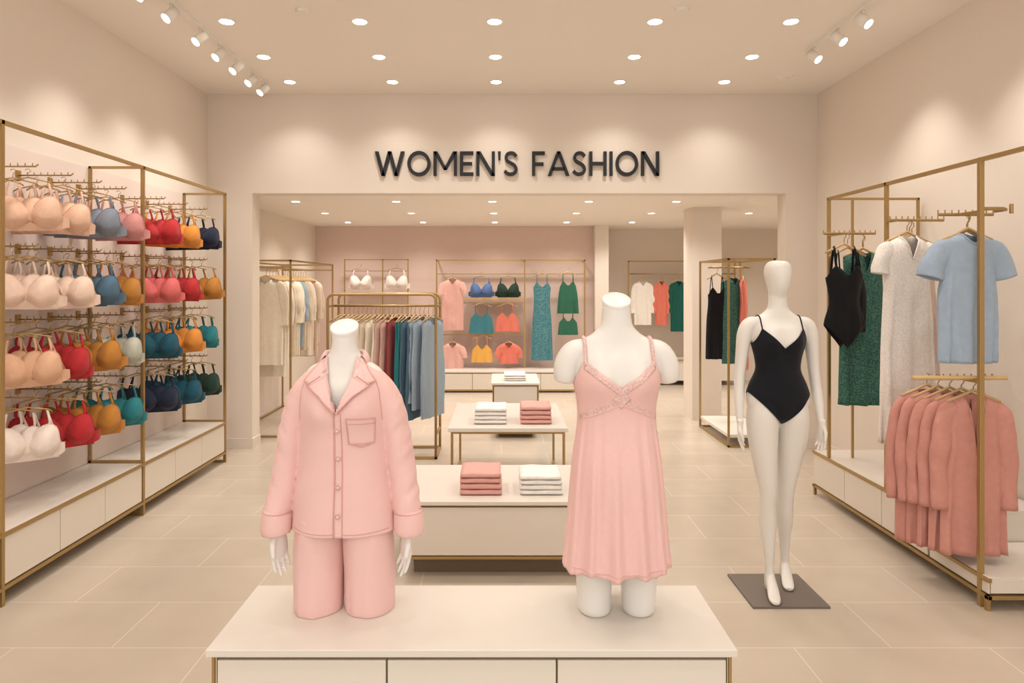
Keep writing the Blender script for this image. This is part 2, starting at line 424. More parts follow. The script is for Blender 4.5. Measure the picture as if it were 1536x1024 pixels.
def hung(b,mat,x,y,z,rot,w,L,hem=None,sleeve=None,kind='shirt',dip=.08,D=.045,seed=0,amp=.012,res=1,vneck=False,hookup=.11,hang=True,slen=.5,opened=False):
    hem=hem or w; m=Matrix.Translation((x,y,z))@Matrix.Rotation(rot,4,'Z')
    nu=int(22*res)//2*2;nv=int(18*res)
    if kind=='shirt': Wf=fn((-L,hem),(-L*.5,(w*.92+hem*.15) if hem>w else w*.97),(-.2,w*.93),(0,w))
    elif kind=='suit': Wf=fn((-L,hem*.9),(-L*.78,w*.98),(-L*.55,w*.72),(-.2,w*.92),(-.1,w*.9),(0,w*.9))
    else: Wf=fn((-L,hem),(-L*.55,w*.95),(-L*.3,w*.8),(-.1,w*.95),(0,w*.9))
    Df=lambda zz,sd: D
    if kind=='shirt':
        zs=lambda u:-.055*abs(u)**1.3+.0
        nw=.36
        def zf(u):
            if abs(u)<nw:
                q=abs(u)/nw; return zs(nw)-dip*((1-q) if vneck else (1-q*q)**.8)
            return zs(u)
        zb=lambda u: zs(u)-.015*(1 if abs(u)<nw else 0)
        V,_f=sheet(b,mat,(x,y,z),rot,Wf,Df,zf,zb,-L,zs,nu,nv,amp,8,seed,.06,rough=.010)
        rib=[V[i*(nv+1)] for i in range(nu+1) if abs(math.sin(-pi/2+pi*i/nu))<nw+.05]
        if len(rib)>2: b.tube(rib,.0045,mat,6)
        if opened:
            b.tube([V[(nu//2)*(nv+1)+j]+Vector((0,-.002,0)) for j in range(nv+1)],.003,M('fabric_cardigan_edge',(180,108,94),rough=.9),6)
        if sleeve:
            for s in (-1,1):
                if sleeve=='short': ks=[(s*(w-.06),0,-.085,.045,D*.5),(s*(w-.01),0,-.115,.062,D*.7),(s*(w+.040),0,-.185,.068,D*.8),(s*(w+.062),0,-.255,.066,D*.85)]
                elif sleeve=='cap': ks=[(s*(w-.05),0,-.08,.045,D*.5),(s*(w-.01),0,-.12,.055,D*.7),(s*(w+.020),0,-.20,.054,D*.75),(s*(w+.028),0,-.25,.052,D*.75)]
                else: ks=[(s*(w-.06),0,-.085,.045,D*.5),(s*(w-.01),0,-.13,.056,D*.7),(s*(w+.025),.0,-.30,.052,D*.8),(s*(w+.03),.0,-slen+.1,.046,D*.75),(s*(w+.025),-.005,-slen-.05,.046,D*.7)]
                v,f=ptube(ks,6,18,cap=False,deform=lambda p,t:p+Vector((noise.noise(p*11+Vector((seed,5,0)))*.008,noise.noise(p*9+Vector((seed,0,0)))*.018,0)))
                b.add(v,f,mat,True,m)
    else:
        tp=-.14
        def zf(u):
            a=abs(u)
            return tp-.09*(1-a/.55) if a<.55 else tp-.09*((a-.55)/.45)**1.3
        def zb(u):
            a=abs(u); return tp-.07 if a<.55 else tp-.07-.02*((a-.55)/.45)
        sheet(b,mat,(x,y,z),rot,Wf,Df,zf,zb,-L if kind!='suit' else (lambda u:-L+(.17*abs(u)**1.1)),None,nu,nv,amp,8,seed,rough=.006)
        for s in (-1,1):
            b.tube([(s*.52*w,-D*.8,tp-.005),(s*.5*w,-.012,-.04),(s*.48*w,0,-.012),(s*.5*w,.012,-.04),(s*.52*w,D*.8,tp-.07)],.009 if kind=='suit' else .005,mat,6,mtx=m)
    if hang:
        ww=w*.92
        b.tube([(-ww,0,-.052),(-ww*.5,0,-.022),(0,0,.012),(ww*.5,0,-.022),(ww,0,-.052)],.0075,hangm,6,mtx=m)
        b.tube([(0,0,.012),(0,0,hookup-.045),(.014,0,hookup-.028),(.012,0,hookup-.008),(0,0,hookup)],.0025,gold,6,mtx=m)

# ------------------------------------------------------------ right wall rack
b=B('apparel_display_rack'); xf=2.5; ZT=2.325
b.bar((xf,2.1,ZT),(xf,5.21,ZT),gold)
b.bar((xf,3.56,0),(xf,3.56,ZT),gold,.012); b.bar((xf,4.43,.35),(xf,4.43,ZT),gold); b.bar((xf,5.21,.35),(xf,5.21,ZT),gold); b.bar((xf,2.1,0),(xf,2.1,ZT),gold)
b.bar((xf,5.21,ZT),(XR-.04,5.21,ZT),gold,.009)
b.bar((2.68,5.21,.35),(2.68,5.21,ZT),gold,.008)
b.bar((XR-.04,5.21,.35),(XR-.04,5.21,ZT),gold,.009)
cabinet_run(b,xf,XR-.02,4.0,5.46,.35,.07,3)
cabinet_run(b,xf,XR-.02,3.50,3.985,.17,.07,1)
for Y in (3.51,5.44): b.bar((xf,Y,.0),(xf,Y,.07),gold,.01); b.bar((XR-.04,Y,.0),(XR-.04,Y,.07),gold,.01)
b.bar((xf,3.5,.07),(XR-.04,3.5,.07),gold,.01)
def pegbar(b,xa,xb,Y,Z):
    b.tube([(xa,Y,Z),(xb,Y,Z)],.009,gold,8)
    n=int(abs(xb-xa)/.035)
    for i in range(n+1):
        xx=xa+(xb-xa)*i/n; b.tube([(xx,Y,Z),(xx,Y,Z+.026)],.004,gold,6)
pegbar(b,2.36,2.74,5.0,2.045); b.bar((2.5,5.0,2.045),(2.5,5.21,2.045),gold,.008)
pegbar(b,2.46,2.80,4.32,2.08); b.bar((2.5,4.32,2.08),(2.5,4.43,2.08),gold,.008)
pegbar(b,2.38,2.68,3.72,2.055); b.bar((2.5,3.56,2.055),(2.5,3.72,2.055),gold,.008)
b.tube([(2.5,3.56,2.07),(2.62,3.56,2.07),(2.66,3.6,2.07),(2.66,3.68,2.07)],.010,gold); b.tube([(2.66,3.56,2.045),(2.66,3.56,2.095)],.010,gold)
b.tube([(2.18,3.62,1.18),(2.68,3.62,1.18)],.012,hangm); pegbar(b,2.32,2.66,3.70,1.165); b.bar((2.5,3.56,1.165),(2.5,3.70,1.165),gold,.008)
b.finish(bevel=.0015)
black=F('black',(22,22,26),.2)
greenp=M('fabric_green_print',(50,96,88),rough=.85,bump=.3,bs=150,vs=90,rgb2=(86,126,112),spec=.2)
whitep=M('fabric_white_lace',(244,238,232),rough=.9,bump=.3,bs=110,vs=90,rgb2=(236,227,219),spec=.2); blue=F('light_blue',(162,179,198)); coral=F('coral',(204,144,131))
blush=F('blush',(230,208,198))
b=B('black_tank_swimsuit'); hung(b,black,2.43,4.84,1.95,.05,.150,.73,.12,kind='suit',D=.045,amp=.003,res=1.3,hookup=.09); b.finish(merge=True,solid=.002)
b=B('black_camisole'); hung(b,black,2.50,4.93,1.93,.05,.145,.60,.13,kind='cami',D=.04,amp=.004); b.finish(merge=True,solid=.002)
for k in range(2):
    b=B('green_print_dress'); hung(b,greenp,2.66+.05*k,5.03+.08*k,1.93,.05,.15,1.14,.18,kind='shirt',sleeve=None,D=.06,amp=.018,seed=k,res=1.3,vneck=True,dip=.16); b.finish(merge=True,solid=.002)
for k in range(3):
    b=B('white_lace_dress' if k<1 else 'blush_dress'); hung(b,whitep if k<1 else blush,2.52+.075*k,4.24+.10*k,1.99,.06,.150,1.30 if k==0 else .9,.175,sleeve='cap',D=.055,amp=.018,seed=k*1.7,res=1.5,vneck=True,dip=.15,hookup=.09); b.finish(merge=True,solid=.002)
for k in range(3):
    b=B('light_blue_tshirt'); hung(b,blue,2.50+.055*k,3.66+.085*k,1.965,.05,.150,.71,.160,sleeve='short',D=.05,amp=.011,seed=k*2.1,res=1.8,dip=.06,hookup=.09); b.finish(merge=True,solid=.002)
for k in range(5):
    b=B('coral_cardigan'); hung(b,coral,2.545-.032*k,3.68+.05*k,1.095,-.05,.150,.87,.175,sleeve='long',D=.036,amp=.012,seed=k*1.3,res=1.6,vneck=True,dip=.34,slen=.58,hookup=.075,opened=True); b.finish(merge=True,solid=.002)

# ------------------------------------------------------------ tables
def slab_cabinet(name,x0,x1,y0,y1,zt,zb,nd,plinth=.0,thick=.022):
    b=B(name)
    b.box((x0,y0,zt-thick),(x1,y1,zt),creamtop)
    b.box((x0+.022,y0+.028,zb),(x1-.022,y1-.02,zt-thick-.012),cream)
    zz=zt-thick-.008
    b.box((x0+.012,y0+.012,zz),(x1-.012,y1-.012,zt-thick),gold)
    b.box((x0+.024,y0+.024,zb+.01),(x1-.024,y0+.029,zz),gap)  # dark backing strip stands in for shade in the drawer gaps
    for X in (x0+.018,x1-.018): b.bar((X,y0+.018,zb),(X,y0+.018,zz),gold,.005)
    b.bar((x0+.018,y0+.018,zb),(x1-.018,y0+.018,zb),gold,.008)
    L=(x1-x0-.056)/nd
    for i in range(nd): b.box((x0+.028+L*i+.003,y0+.014,zb+.014),(x0+.028+L*(i+1)-.003,y0+.027,zz-.008),cream)
    if plinth:
        b.box((x0+.08,y0+.10,0),(x1-.08,y1-.08,zb),gap)
    return b.finish(bevel=.002)
slab_cabinet('display_platform_cabinet',-.904,.722,2.085,2.535,.56,.05,3,.05)
slab_cabinet('low_display_table',-.59,.65,3.88,4.67,.44,.115,1,.1)
b=B('gold_leg_display_table')
x0,x1,y0,y1,zt=-.417,.52,5.33,6.45,.55
b.box((x0,y0,zt-.03),(x1,y1,zt),creamtop)
for X in (x0+.03,x1-.03):
    for Y in (y0+.03,y1-.03): b.bar((X,Y,0.01),(X,Y,zt-.04),gold,.010)
    b.bar((X,y0+.03,zt-.04),(X,y1-.03,zt-.04),gold,.009); b.bar((X,y0+.03,.02),(X,y1-.03,.02),gold,.009)
for Y in (y0+.03,y1-.03): b.bar((x0+.03,Y,zt-.04),(x1-.03,Y,zt-.04),gold,.009)
b.finish(bevel=.002)
slab_cabinet('small_display_cabinet',-.11,.42,7.4,8.2,.60,.06,1,.05)
slab_cabinet('rear_storage_cabinet',-1.0,1.16,10.5,11.0,.33,.03,4,.03)
def stack(name,x,y,z,w,d,mat,n=4,th=.027):
    b=B(name)
    for k in range(n):
        ox,oy=random.uniform(-.004,.004),random.uniform(-.004,.004); V=[];ns=24;m=10
        ww=w*(1-.01*k)
        z0=z+.0015+k*th
        for i in range(m+1):
            X=-ww/2+ww*i/m; e=1 if 0<i<m else .88
            for j in range(ns):
                a=2*pi*j/ns; c,s_=math.cos(a),math.sin(a)
                yy=math.copysign(abs(c)**.30,c)*d/2; zz=math.copysign(abs(s_)**.5,s_)*th/2*e
                V.append((x+ox+X,y+oy+yy*(1 if e==1 else .988),z0+th/2+zz+.0018*math.sin(9*X/w+k)*(1 if s_>0 else 0)))
        b.add(V,ringsurf(V,ns),mat,True)
    return b.finish()
foldp=F('folded_coral_pink',(222,168,158)); foldw=F('folded_white',(240,234,229))
stack('folded_pink_shirts',PX(723,4.2),4.12,.44,.245,.26,foldp,4,.033)
stack('folded_white_shirts',PX(809,4.2),4.12,.44,.25,.26,foldw,4,.029)
stack('folded_white_shirts',PX(736,5.6),5.62,.55,.26,.3,foldw,4,.033)
stack('folded_pink_shirts',PX(803,5.6),5.62,.55,.25,.3,foldp,4,.036)
stack('folded_white_shirts',PX(772,7.7),7.7,.60,.24,.3,foldw,3,.025)

# ------------------------------------------------------------ racks with clothes
def stand_rack(name,x0,x1,y0,y1,zt,shelf=None,t=.010):
    b=B(name)
    for X in (x0,x1):
        for Y in (y0,y1): b.bar((X,Y,.01),(X,Y,zt),gold,t)
        b.bar((X,y0,zt),(X,y1,zt),gold,t); b.bar((X,y0,.012),(X,y1,.012),gold,t)
    for Y in (y0,y1): b.bar((x0,Y,zt),(x1,Y,zt),gold,t); b.bar((x0,Y,.012),(x1,Y,.012),gold,t)
    if shelf: b.box((x0,y0,shelf),(x1,y1,shelf+.03),creamtop)
    return b
def garment_rail_items(name,mats,x0,x1,y,z,n,L,w=.20,axis='X',sleeve=None,Lv=.1,tilt=(-.25,.05)):
    b=B(name)
    for i in range(n):
        q=(i+.5)/n; mt=mats[min(len(mats)-1,int(q*len(mats)))]
        LL=L+random.uniform(-Lv,Lv)
        if axis=='X': X,Y,r=x0+(x1-x0)*q,y,pi/2+random.uniform(*tilt)
        else: X,Y,r=y,x0+(x1-x0)*q,random.uniform(-.15,.15)
        hung(b,mt,X,Y,z,r,w,LL,w*1.05,sleeve=sleeve if random.random()<.6 else None,D=.026 if axis=='X' else .03,amp=.010,seed=i,res=.7,hookup=.10)
    return b.finish(merge=True)
fcream=F('cream',(236,224,204)); foat=F('oat',(222,204,182)); fwine=F('wine',(150,70,70)); fcoral2=F('coral_bright',(220,122,104)); fslate=F('slate_blue',(156,172,186)); ftaupe=F('dusty_rose',(212,174,162)); fwhite=F('soft_white',(240,233,224))
b=B('garment_rack')
x0,x1,Y,zt,zr=PX(500,6.75),PX(657,6.75),6.75,1.575,1.46
arc=[(x0,Y,0.02),(x0,Y,zt-.06)]+[(x0+.06-.06*math.cos(a),Y,zt-.06+.06*math.sin(a)) for a in (pi/8,pi/4,3*pi/8,pi/2)]+[(x1-.06+.06*math.sin(a),Y,zt-.06+.06*math.cos(a)) for a in (0,pi/8,pi/4,3*pi/8)]+[(x1,Y,zt-.06),(x1,Y,.02)]
for dy in (-.22,.22): b.tube([(p[0],p[1]+dy,p[2]) for p in arc],.013,gold,10); b.bar((x0,Y+dy,.014),(x1,Y+dy,.014),gold,.012)
for X in (x0,x1): b.bar((X,Y-.22,.014),(X,Y+.22,.014),gold,.012); b.bar((X,Y-.22,zr),(X,Y+.22,zr),gold,.009); b.bar((X,Y-.22,.22),(X,Y+.22,.22),gold,.009)
b.tube([(x0,Y,zr),(x1,Y,zr)],.012,gold,10); b.finish()
garment_rail_items('hanging_dresses',[fcream,fwhite,fcream,foat,fcream,ftaupe,fwine,F('teal',C['teal']),FC('steel'),fslate,fslate],x0+.05,x1-.03,Y,zr-.10,22,.92,.20,tilt=(-.5,-.1))
b=stand_rack('garment_rack',-2.98,-2.30,7.45,9.3,1.93); b.tube([(-2.62,7.45,1.86),(-2.62,9.3,1.86)],.012,gold); b.bar((-2.98,7.45,1.86),(-2.3,7.45,1.86),gold,.009); b.bar((-2.98,9.3,1.86),(-2.3,9.3,1.86),gold,.009); b.finish()
garment_rail_items('hanging_tops',[fcream,fwhite,foat,fcream,fslate,foat,fcream,ftaupe,foat],7.55,9.2,-2.62,1.76,15,1.0,.18,axis='Y',sleeve='long',Lv=.15)
b=stand_rack('garment_rack',2.33,2.80,7.0,8.0,1.93,shelf=.10); b.tube([(2.33,7.7,1.86),(2.80,7.7,1.86)],.011,gold)
b.finish()
b=B('hanging_black_dress')
hung(b,black,2.43,7.70,1.78,.1,.125,.95,.13,kind='cami',D=.05,amp=.012,hookup=.08); b.finish(merge=True)
b=B('green_print_dress'); hung(b,greenp,2.61,7.70,1.76,.3,.12,.98,.14,D=.045,amp=.012,seed=3,hookup=.10); b.finish(merge=True)
b=B('coral_dress'); hung(b,fcoral2,2.73,7.70,1.76,1.2,.13,1.05,.15,D=.04,amp=.012,seed=5,hookup=.10); b.finish(merge=True)
b=B('rear_display_frame'); Y=10.92
XS=[PX(655,Y),PX(787,Y),PX(877,Y)]
for X in XS: b.bar((X,Y,.33),(X,Y,2.05),gold,.011)
b.bar((XS[0],Y,2.05),(XS[2],Y,2.05),gold,.011)
for X in XS: b.bar((X,Y,2.05),(X,11.19,2.05),gold,.009)
b.bar((XS[0],Y,1.83),(XS[2],Y,1.83),gold,.007)
b.box((PX(703,Y),Y-.08,1.42),(PX(780,Y),Y+.22,1.445),hangm)
b.bar((XS[0],Y,1.37),(XS[1],Y,1.37),gold,.007); b.bar((XS[0],Y,.86),(XS[1],Y,.86),gold,.007)
b.finish()
b=B('rear_display_frame'); XS2=[PX(517,Y),PX(574,Y),PX(612,Y)]
for X in XS2: b.bar((X,Y,.9),(X,Y,2.06),gold,.009); b.bar((X,Y,.9),(X,11.19,.9),gold,.007)
b.bar((XS2[0],Y,2.06),(XS2[2],Y,2.06),gold,.009); b.bar((XS2[0],Y,1.88),(XS2[2],Y,1.88),gold,.006); b.box((XS2[0],Y-.1,1.52),(XS2[2],Y+.25,1.54),creamtop); b.finish()
def hangbra(x,y,mat,sc=1.35):
    Yq=10.86; b=B('hanging_bra'); bra(b,mat,PX(x,Yq),Yq,PZ(y,Yq),0,sc); b.finish(merge=True)
hangbra(541,425,F('ivory',C['ivory'])); hangbra(595,425,F('ivory',C['ivory']))
hangbra(722,437,F('cobalt',(84,108,156))); hangbra(762,437,F('dgreen',C['dgreen']))
fpink=F('rose_pink',(222,172,162))
def rearitem(name,x,y0,y1,wpx,mat,kind='shirt',sleeve=None,Yq=10.86,dip=.08):
    b=B(name); hung(b,mat,PX(x,Yq),Yq,PZ(y0,Yq),0,wpx/2*Yq/FX,(y1-y0)*Yq/FX,wpx/2*Yq/FX*1.1,kind=kind,sleeve=sleeve,D=.04,amp=.012,seed=x,hookup=.08,dip=dip); b.finish(merge=True)
tealp=M('fabric_teal_print',(58,116,128),rgb2=(94,142,148),vs=60,rough=.9); greeng=F('green',(52,104,82))
rearitem('pink_dress',679,417,495,30,fpink,sleeve='cap')
rearitem('teal_camisole',722,455,500,34,F('teal2',(66,126,138)),'cami'); rearitem('coral_camisole',761,455,497,34,fcoral2,'cami')
rearitem('pink_blouse',679,513,553,30,fpink,sleeve='cap'); rearitem('yellow_camisole',723,503,543,30,F('yellow',(228,172,84)),'cami'); rearitem('coral_blouse',763,513,545,28,fcoral2,sleeve='cap')
rearitem('teal_print_dress',813,410,540,30,tealp,'cami')
rearitem('green_top',852,408,470,30,greeng,'cami'); rearitem('green_shorts_set',852,462,502,28,greeng,'cami')
b=B('recess_garment_rack'); Yr=11.4
Xs=[PX(943,Yr),PX(1035,Yr),3.9]
for X in Xs: b.bar((X,Yr,.0),(X,Yr,2.05),gold,.011)
b.bar((Xs[0],Yr,2.05),(Xs[2],Yr,2.05),gold,.011); b.tube([(Xs[0],Yr,1.84),(Xs[2],Yr,1.84)],.011,gold); b.box((Xs[0],Yr-.15,.08),(Xs[2],11.88,.42),cream); b.bar((Xs[0],Yr-.16,.42),(Xs[2],Yr-.16,.42),gold,.01); b.finish()
rearitem('white_sweater',964,420,487,24,fwhite,sleeve='long',Yq=11.4)
rearitem('coral_blouse',992,420,487,16,fcoral2,sleeve='long',Yq=11.4)
bott=F('bottle_green',(28,88,78))
rearitem('green_robe',1018,420,497,22,bott,sleeve='long',Yq=11.4)
b=B('hanging_blouses'); 
for i,mt in enumerate([fwhite,fcoral2,bott]): hung(b,mt,Xs[0]+1.2+.22*i,11.4,1.735,.2,.16,.8,.17,sleeve='long',D=.04,seed=i,hookup=.105)
b.finish(merge=True)

# ------------------------------------------------------------ mannequins
def hand(wr,side,rot,sc=1.0,curl=.35):
    """hand hanging down; side=+1 viewer right. local: fingers -Z, palm plane YZ, thumb -Y"""
    parts=[]
    parts.append(ptube([(0,0,.03,.019,.023),(0,0,0,.016,.024),(0,-.002,-.03,.015,.033),(0,0,-.065,.014,.036),(0,0,-.088,.011,.033),(0,0,-.094,.004,.02)],4,16))
    for i,(yo,ln,z0) in enumerate([(-.0275,.066,-.080),(-.0095,.076,-.086),(.0088,.070,-.084),(.026,.054,-.076)]):
        c=-side*curl*(1+.15*i); pts=[];rr=[]
        for k in range(8):
            q=k/7; pts.append((c*ln*q*q*.9,yo*(1-.0*q),z0+.02-(ln+.02)*q*(1-.10*q))); rr.append(.0079*(1-.28*q) if k<7 else .0035)
        parts.append(tubemesh(pts,rr,10))
    parts.append(tubemesh([(0,-.018,-.015),(-side*.008,-.033,-.038),(-side*.016,-.039,-.060),(-side*.021,-.040,-.080),(-side*.023,-.039,-.088)],[.012,.0115,.0095,.008,.004],10))
    m=Matrix.Translation(wr)@Matrix.Rotation(rot,4,'Z')@Matrix.Scale(sc,4)
    return [([m@Vector(v) for v in V],f) for V,f in parts]
def torso(o,sx=1,zo=0,bust=.036,hipk=1,keys=None,N=90,n=48,bz=1.355):
    if keys is None:
        keys=[(.925,.05,.05,.05),(.95,.115,.08,.09),(1.0,.155,.095,.11),(1.05,.165,.10,.115),(1.12,.146,.095,.10),(1.20,.113,.085,.078),(1.27,.118,.085,.078),(1.35,.138,.088,.085),(1.42,.150,.080,.085),(1.455,.150,.062,.075),(1.482,.128,.05,.062),(1.502,.088,.046,.055),(1.53,.058,.043,.050),(1.56,.049,.043,.048),(1.60,.046,.044,.047)]
    keys=[(k[0],k[1]*(hipk if k[0]<1.15 else 1),k[2]*(hipk if k[0]<1.15 else 1),k[3]*(hipk if k[0]<1.15 else 1)) for k in keys]
    ch=[[(k[0],k[c]) for k in keys] for c in (1,2,3)]
    z0,z1=keys[0][0],keys[-1][0]; V=[]
    for i in range(N+1):
        z=z0+(z1-z0)*i/N; rx,rf,rb=[herm(c,z) for c in ch]
        for j in range(n):
            a=2*pi*j/n; x=rx*math.cos(a)*sx; s_=math.sin(a); y=(-rf if s_>0 else rb)*abs(s_)
            if s_>0:
                for s in (-1,1):
                    d=math.exp(-(((x-s*.068)/.045)**2+((z-bz)/(.045 if z<bz else .06))**2)/1.3); y-=bust*d
            V.append(Vector((o[0]+x,o[1]+y,o[2]+z+zo)))
    return V,ringsurf(V,n)
def off(keys,o,zo=0,flip=1): return [(o[0]+flip*k[0],o[1]+k[1],o[2]+k[2]+zo,k[3],k[4]) for k in keys]

# --- standing mannequin
O=(1.498,3.70,.012)
T=torso(O,1.02)
legL=ptube(off([(-.078,0,1.04,.07,.09),(-.082,0,.95,.084,.098),(-.085,-.01,.84,.078,.084),(-.075,-.015,.70,.063,.07),(-.060,-.02,.56,.047,.052),(-.056,-.005,.47,.044,.050),(-.052,.008,.38,.046,.053),(-.048,.0,.24,.031,.036),(-.046,-.005,.12,.023,.027),(-.047,-.018,.075,.025,.034),(-.056,-.075,.042,.030,.024),(-.070,-.135,.018,.031,.014),(-.078,-.172,.012,.018,.010)],O),6,28)
heelL=ptube(off([(-.046,.0,.13,.02,.024),(-.046,.012,.07,.021,.026),(-.047,.014,.025,.018,.022),(-.047,.012,.008,.010,.012)],O),4,16)
legR=ptube(off([(.078,0,1.04,.07,.09),(.082,.005,.95,.084,.098),(.085,.015,.84,.078,.084),(.078,.035,.70,.062,.07),(.070,.055,.56,.046,.052),(.073,.08,.47,.044,.050),(.080,.105,.38,.045,.053),(.092,.135,.24,.031,.036),(.098,.145,.12,.023,.027),(.096,.135,.075,.025,.034),(.085,.085,.042,.030,.024),(.068,.025,.018,.031,.014),(.060,-.005,.012,.018,.010)],O),6,28)
heelR=ptube(off([(.098,.145,.13,.02,.024),(.098,.160,.07,.021,.026),(.098,.163,.025,.018,.022),(.098,.160,.008,.010,.012)],O),4,16)
armk=[(.10,0,1.455,.030,.040),(.150,.0,1.446,.040,.043),(.178,.003,1.395,.040,.042),(.190,.008,1.30,.034,.037),(.200,.01,1.20,.030,.032),(.207,.004,1.12,.028,.030),(.213,-.012,1.04,.027,.029),(.217,-.03,.96,.020,.022),(.218,-.04,.92,.0165,.020)]
armR=ptube(off(armk,O),6,20); armL=ptube(off(armk,O,0,-1),6,20)
headp=ptube(off([(0,.01,1.58,.044,.046),(0,.0,1.625,.049,.056),(0,-.006,1.66,.058,.074),(0,-.004,1.71,.068,.086),(0,.004,1.755,.066,.084),(0,.008,1.783,.048,.062),(0,.008,1.793,.012,.016)],O),6,28)
hR=hand((O[0]+.218,O[1]-.042,O[2]+.91),1,.45,.95); hL=hand((O[0]-.218,O[1]-.042,O[2]+.91),-1,-.45,.95)
b=B('standing_mannequin'); v,f=remesh([T,legL,legR,heelL,heelR,armL,armR,headp]+hR+hL,.0036,6); b.add(v,f,white)
b.box((1.30,3.525,0),(1.70,3.925,.012),plate)
b.finish()
core=remesh([torso(O,1.02),legL,legR],.006,6)
bodyBVH=BVHTree.FromPolygons(v,f)
def suit():
    me=bpy.data.meshes.new('s'); me.from_pydata([tuple(x) for x in core[0]],[],core[1])
    out=[]
    for s in (-1,1):
        bm=bmesh.new(); bm.from_mesh(me); bmesh.ops.recalc_face_normals(bm,faces=bm.faces); bm.normal_update()
        for q in bm.verts: q.co+=q.normal*.0055
        def cut(x0,z0,x1,z1,remove_up):
            d=Vector((x1-x0,0,z1-z0)).normalized(); n=Vector((-d.z,0,d.x))
            if n.z<0: n=-n
            if not remove_up: n=-n
            n=Vector((n.x*s,0,n.z))
            bmesh.ops.bisect_plane(bm,geom=bm.verts[:]+bm.edges[:]+bm.faces[:],plane_co=(O[0]+s*x0,0,O[2]+z0),plane_no=n,clear_outer=True)
        bmesh.ops.bisect_plane(bm,geom=bm.verts[:]+bm.edges[:]+bm.faces[:],plane_co=(O[0],0,0),plane_no=(-s,0,0),clear_outer=True)
        cut(0,1.325,.115,1.435,True); cut(.108,1.435,.150,1.335,True); cut(.012,.925,.17,1.085,False)
        out.append(([q.co.copy() for q in bm.verts],[[q.index for q in fc.verts] for fc in bm.faces])); bm.free()
    return out
b=B('one_piece_swimsuit'); swm=F('swim_black',(22,23,30),.05)
for V,f_ in suit(): b.add(V,[tuple(q) for q in f_],swm)
def strap(b,bvh,cx,cy,cz,mat,a0=0,a1=pi,R=.4,wid=.0045,offs=.003):
    pts=[]
    for i in range(25):
        a=a0+(a1-a0)*i/24; d=Vector((0,-math.cos(a),math.sin(a))); st=Vector((cx,cy,cz))+d*R
        h_=bvh.ray_cast(st,-d,R)
        if h_[0] is not None: pts.append(h_[0]+d*offs)
    if len(pts)>2: b.tube(pts,wid,mat,8)
for s in (-1,1): strap(b,bodyBVH,O[0]+s*.108,O[1]+.01,O[2]+1.41,swm,.12,pi-.1,.4,.0035)
b.finish(merge=True)

def disp(amp,sc=(9,9,5)):
    def f_(p,t=0):
        n1=noise.noise(Vector((p.x*sc[0],p.y*sc[1],p.z*sc[2])))+.5*noise.noise(Vector((p.x*sc[0]*2.3,p.y*2.3*sc[1],p.z*2.3*sc[2])))
        return p+Vector((n1*amp*.6,n1*amp,0))
    return f_
TZ=.56
capm=M('mannequin_cap',(242,238,232),rough=.3)
def neckcap(b,O,z):
    cap=Matrix.Translation((O[0],O[1]-.002,z))@Matrix.Rotation(math.radians(27),4,'X'); V=[]
    for zz,r in ((-.030,.044),(-.016,.047),(-.002,.049),(.004,.0485),(.006,.046)):
        for j in range(40): V.append(cap@Vector((r*math.cos(2*pi*j/40),r*1.08*math.sin(2*pi*j/40),zz)))
    b.add(V,ringsurf(V,40),capm)
# --- pajama mannequin
O=(-.545,2.375,0.0); zo=-.09
T1=torso(O,.91,zo,.020,.88)
neck=ptube(off([(0,.005,1.585,.046,.048),(0,.002,1.600,.045,.046),(0,-.002,1.607,.042,.043)],O,zo),3,32)
ak=[(.120,0,1.325,.028,.032),(.144,.0,1.28,.030,.033),(.170,.005,1.19,.029,.032),(.188,.0,1.08,.026,.028),(.206,-.02,.92,.021,.023),(.216,-.03,.84,.017,.020)]
armR=ptube(off(ak,O),6,18); armL=ptube(off(ak,O,0,-1),6,18)
th=[ptube(off([(s*.08,0,.93,.07,.08),(s*.082,0,.80,.070,.078),(s*.08,0,.60,.060,.068),(s*.08,0,.5605,.058,.066)],O),4,20) for s in (-1,1)]
b=B('torso_mannequin'); v,f=remesh([T1,armR,armL,neck]+th+hand((O[0]+.218,O[1]-.03,.835),1,.6,1.0)+hand((O[0]-.218,O[1]-.03,.835),-1,-.6,1.0),.0036,5); b.add(v,f,white)
neckcap(b,O,1.528); b.finish()
bb=BVHTree.FromPolygons(v,f)
pj=M('fabric_pajama_pink',(236,194,188),rough=.62,bump=.16,bs=260,var=.04,vs=220,sheen=.15,spec=.35)
pjd=M('fabric_pajama_pink_seam',(216,164,157),rough=.8,bump=.2,bs=260,spec=.2)
b=B('pajama_pants')
for s in (-1,1):
    vv,ff=ptube(off([(s*.076,0,.88,.084,.103),(s*.083,0,.80,.086,.105),(s*.088,0,.70,.087,.100),(s*.089,0,.62,.0865,.098),(s*.0895,0,.575,.086,.097),(s*.0895,0,.5615,.0845,.0955)],O),9,56,deform=disp(.007,(18,18,3)))
    vv=[Vector((q.x,q.y,max(q.z,TZ+.001))) for q in vv]
    b.add(vv,ff,pj)
b.finish()
b=B('pajama_shirt'); HEM=.838
SK=[(.79,.182,.128,.125),(.93,.172,.118,.118),(1.07,.156,.110,.110),(1.18,.154,.116,.110),(1.25,.157,.122,.110),(1.31,.158,.116,.108),(1.342,.153,.104,.102),(1.366,.137,.090,.092),(1.388,.108,.078,.083),(1.406,.080,.066,.072),(1.420,.066,.060,.065),(1.438,.060,.057,.062)]
body=torso(O,1.0,0,.022,1,SK,90,64,1.250)
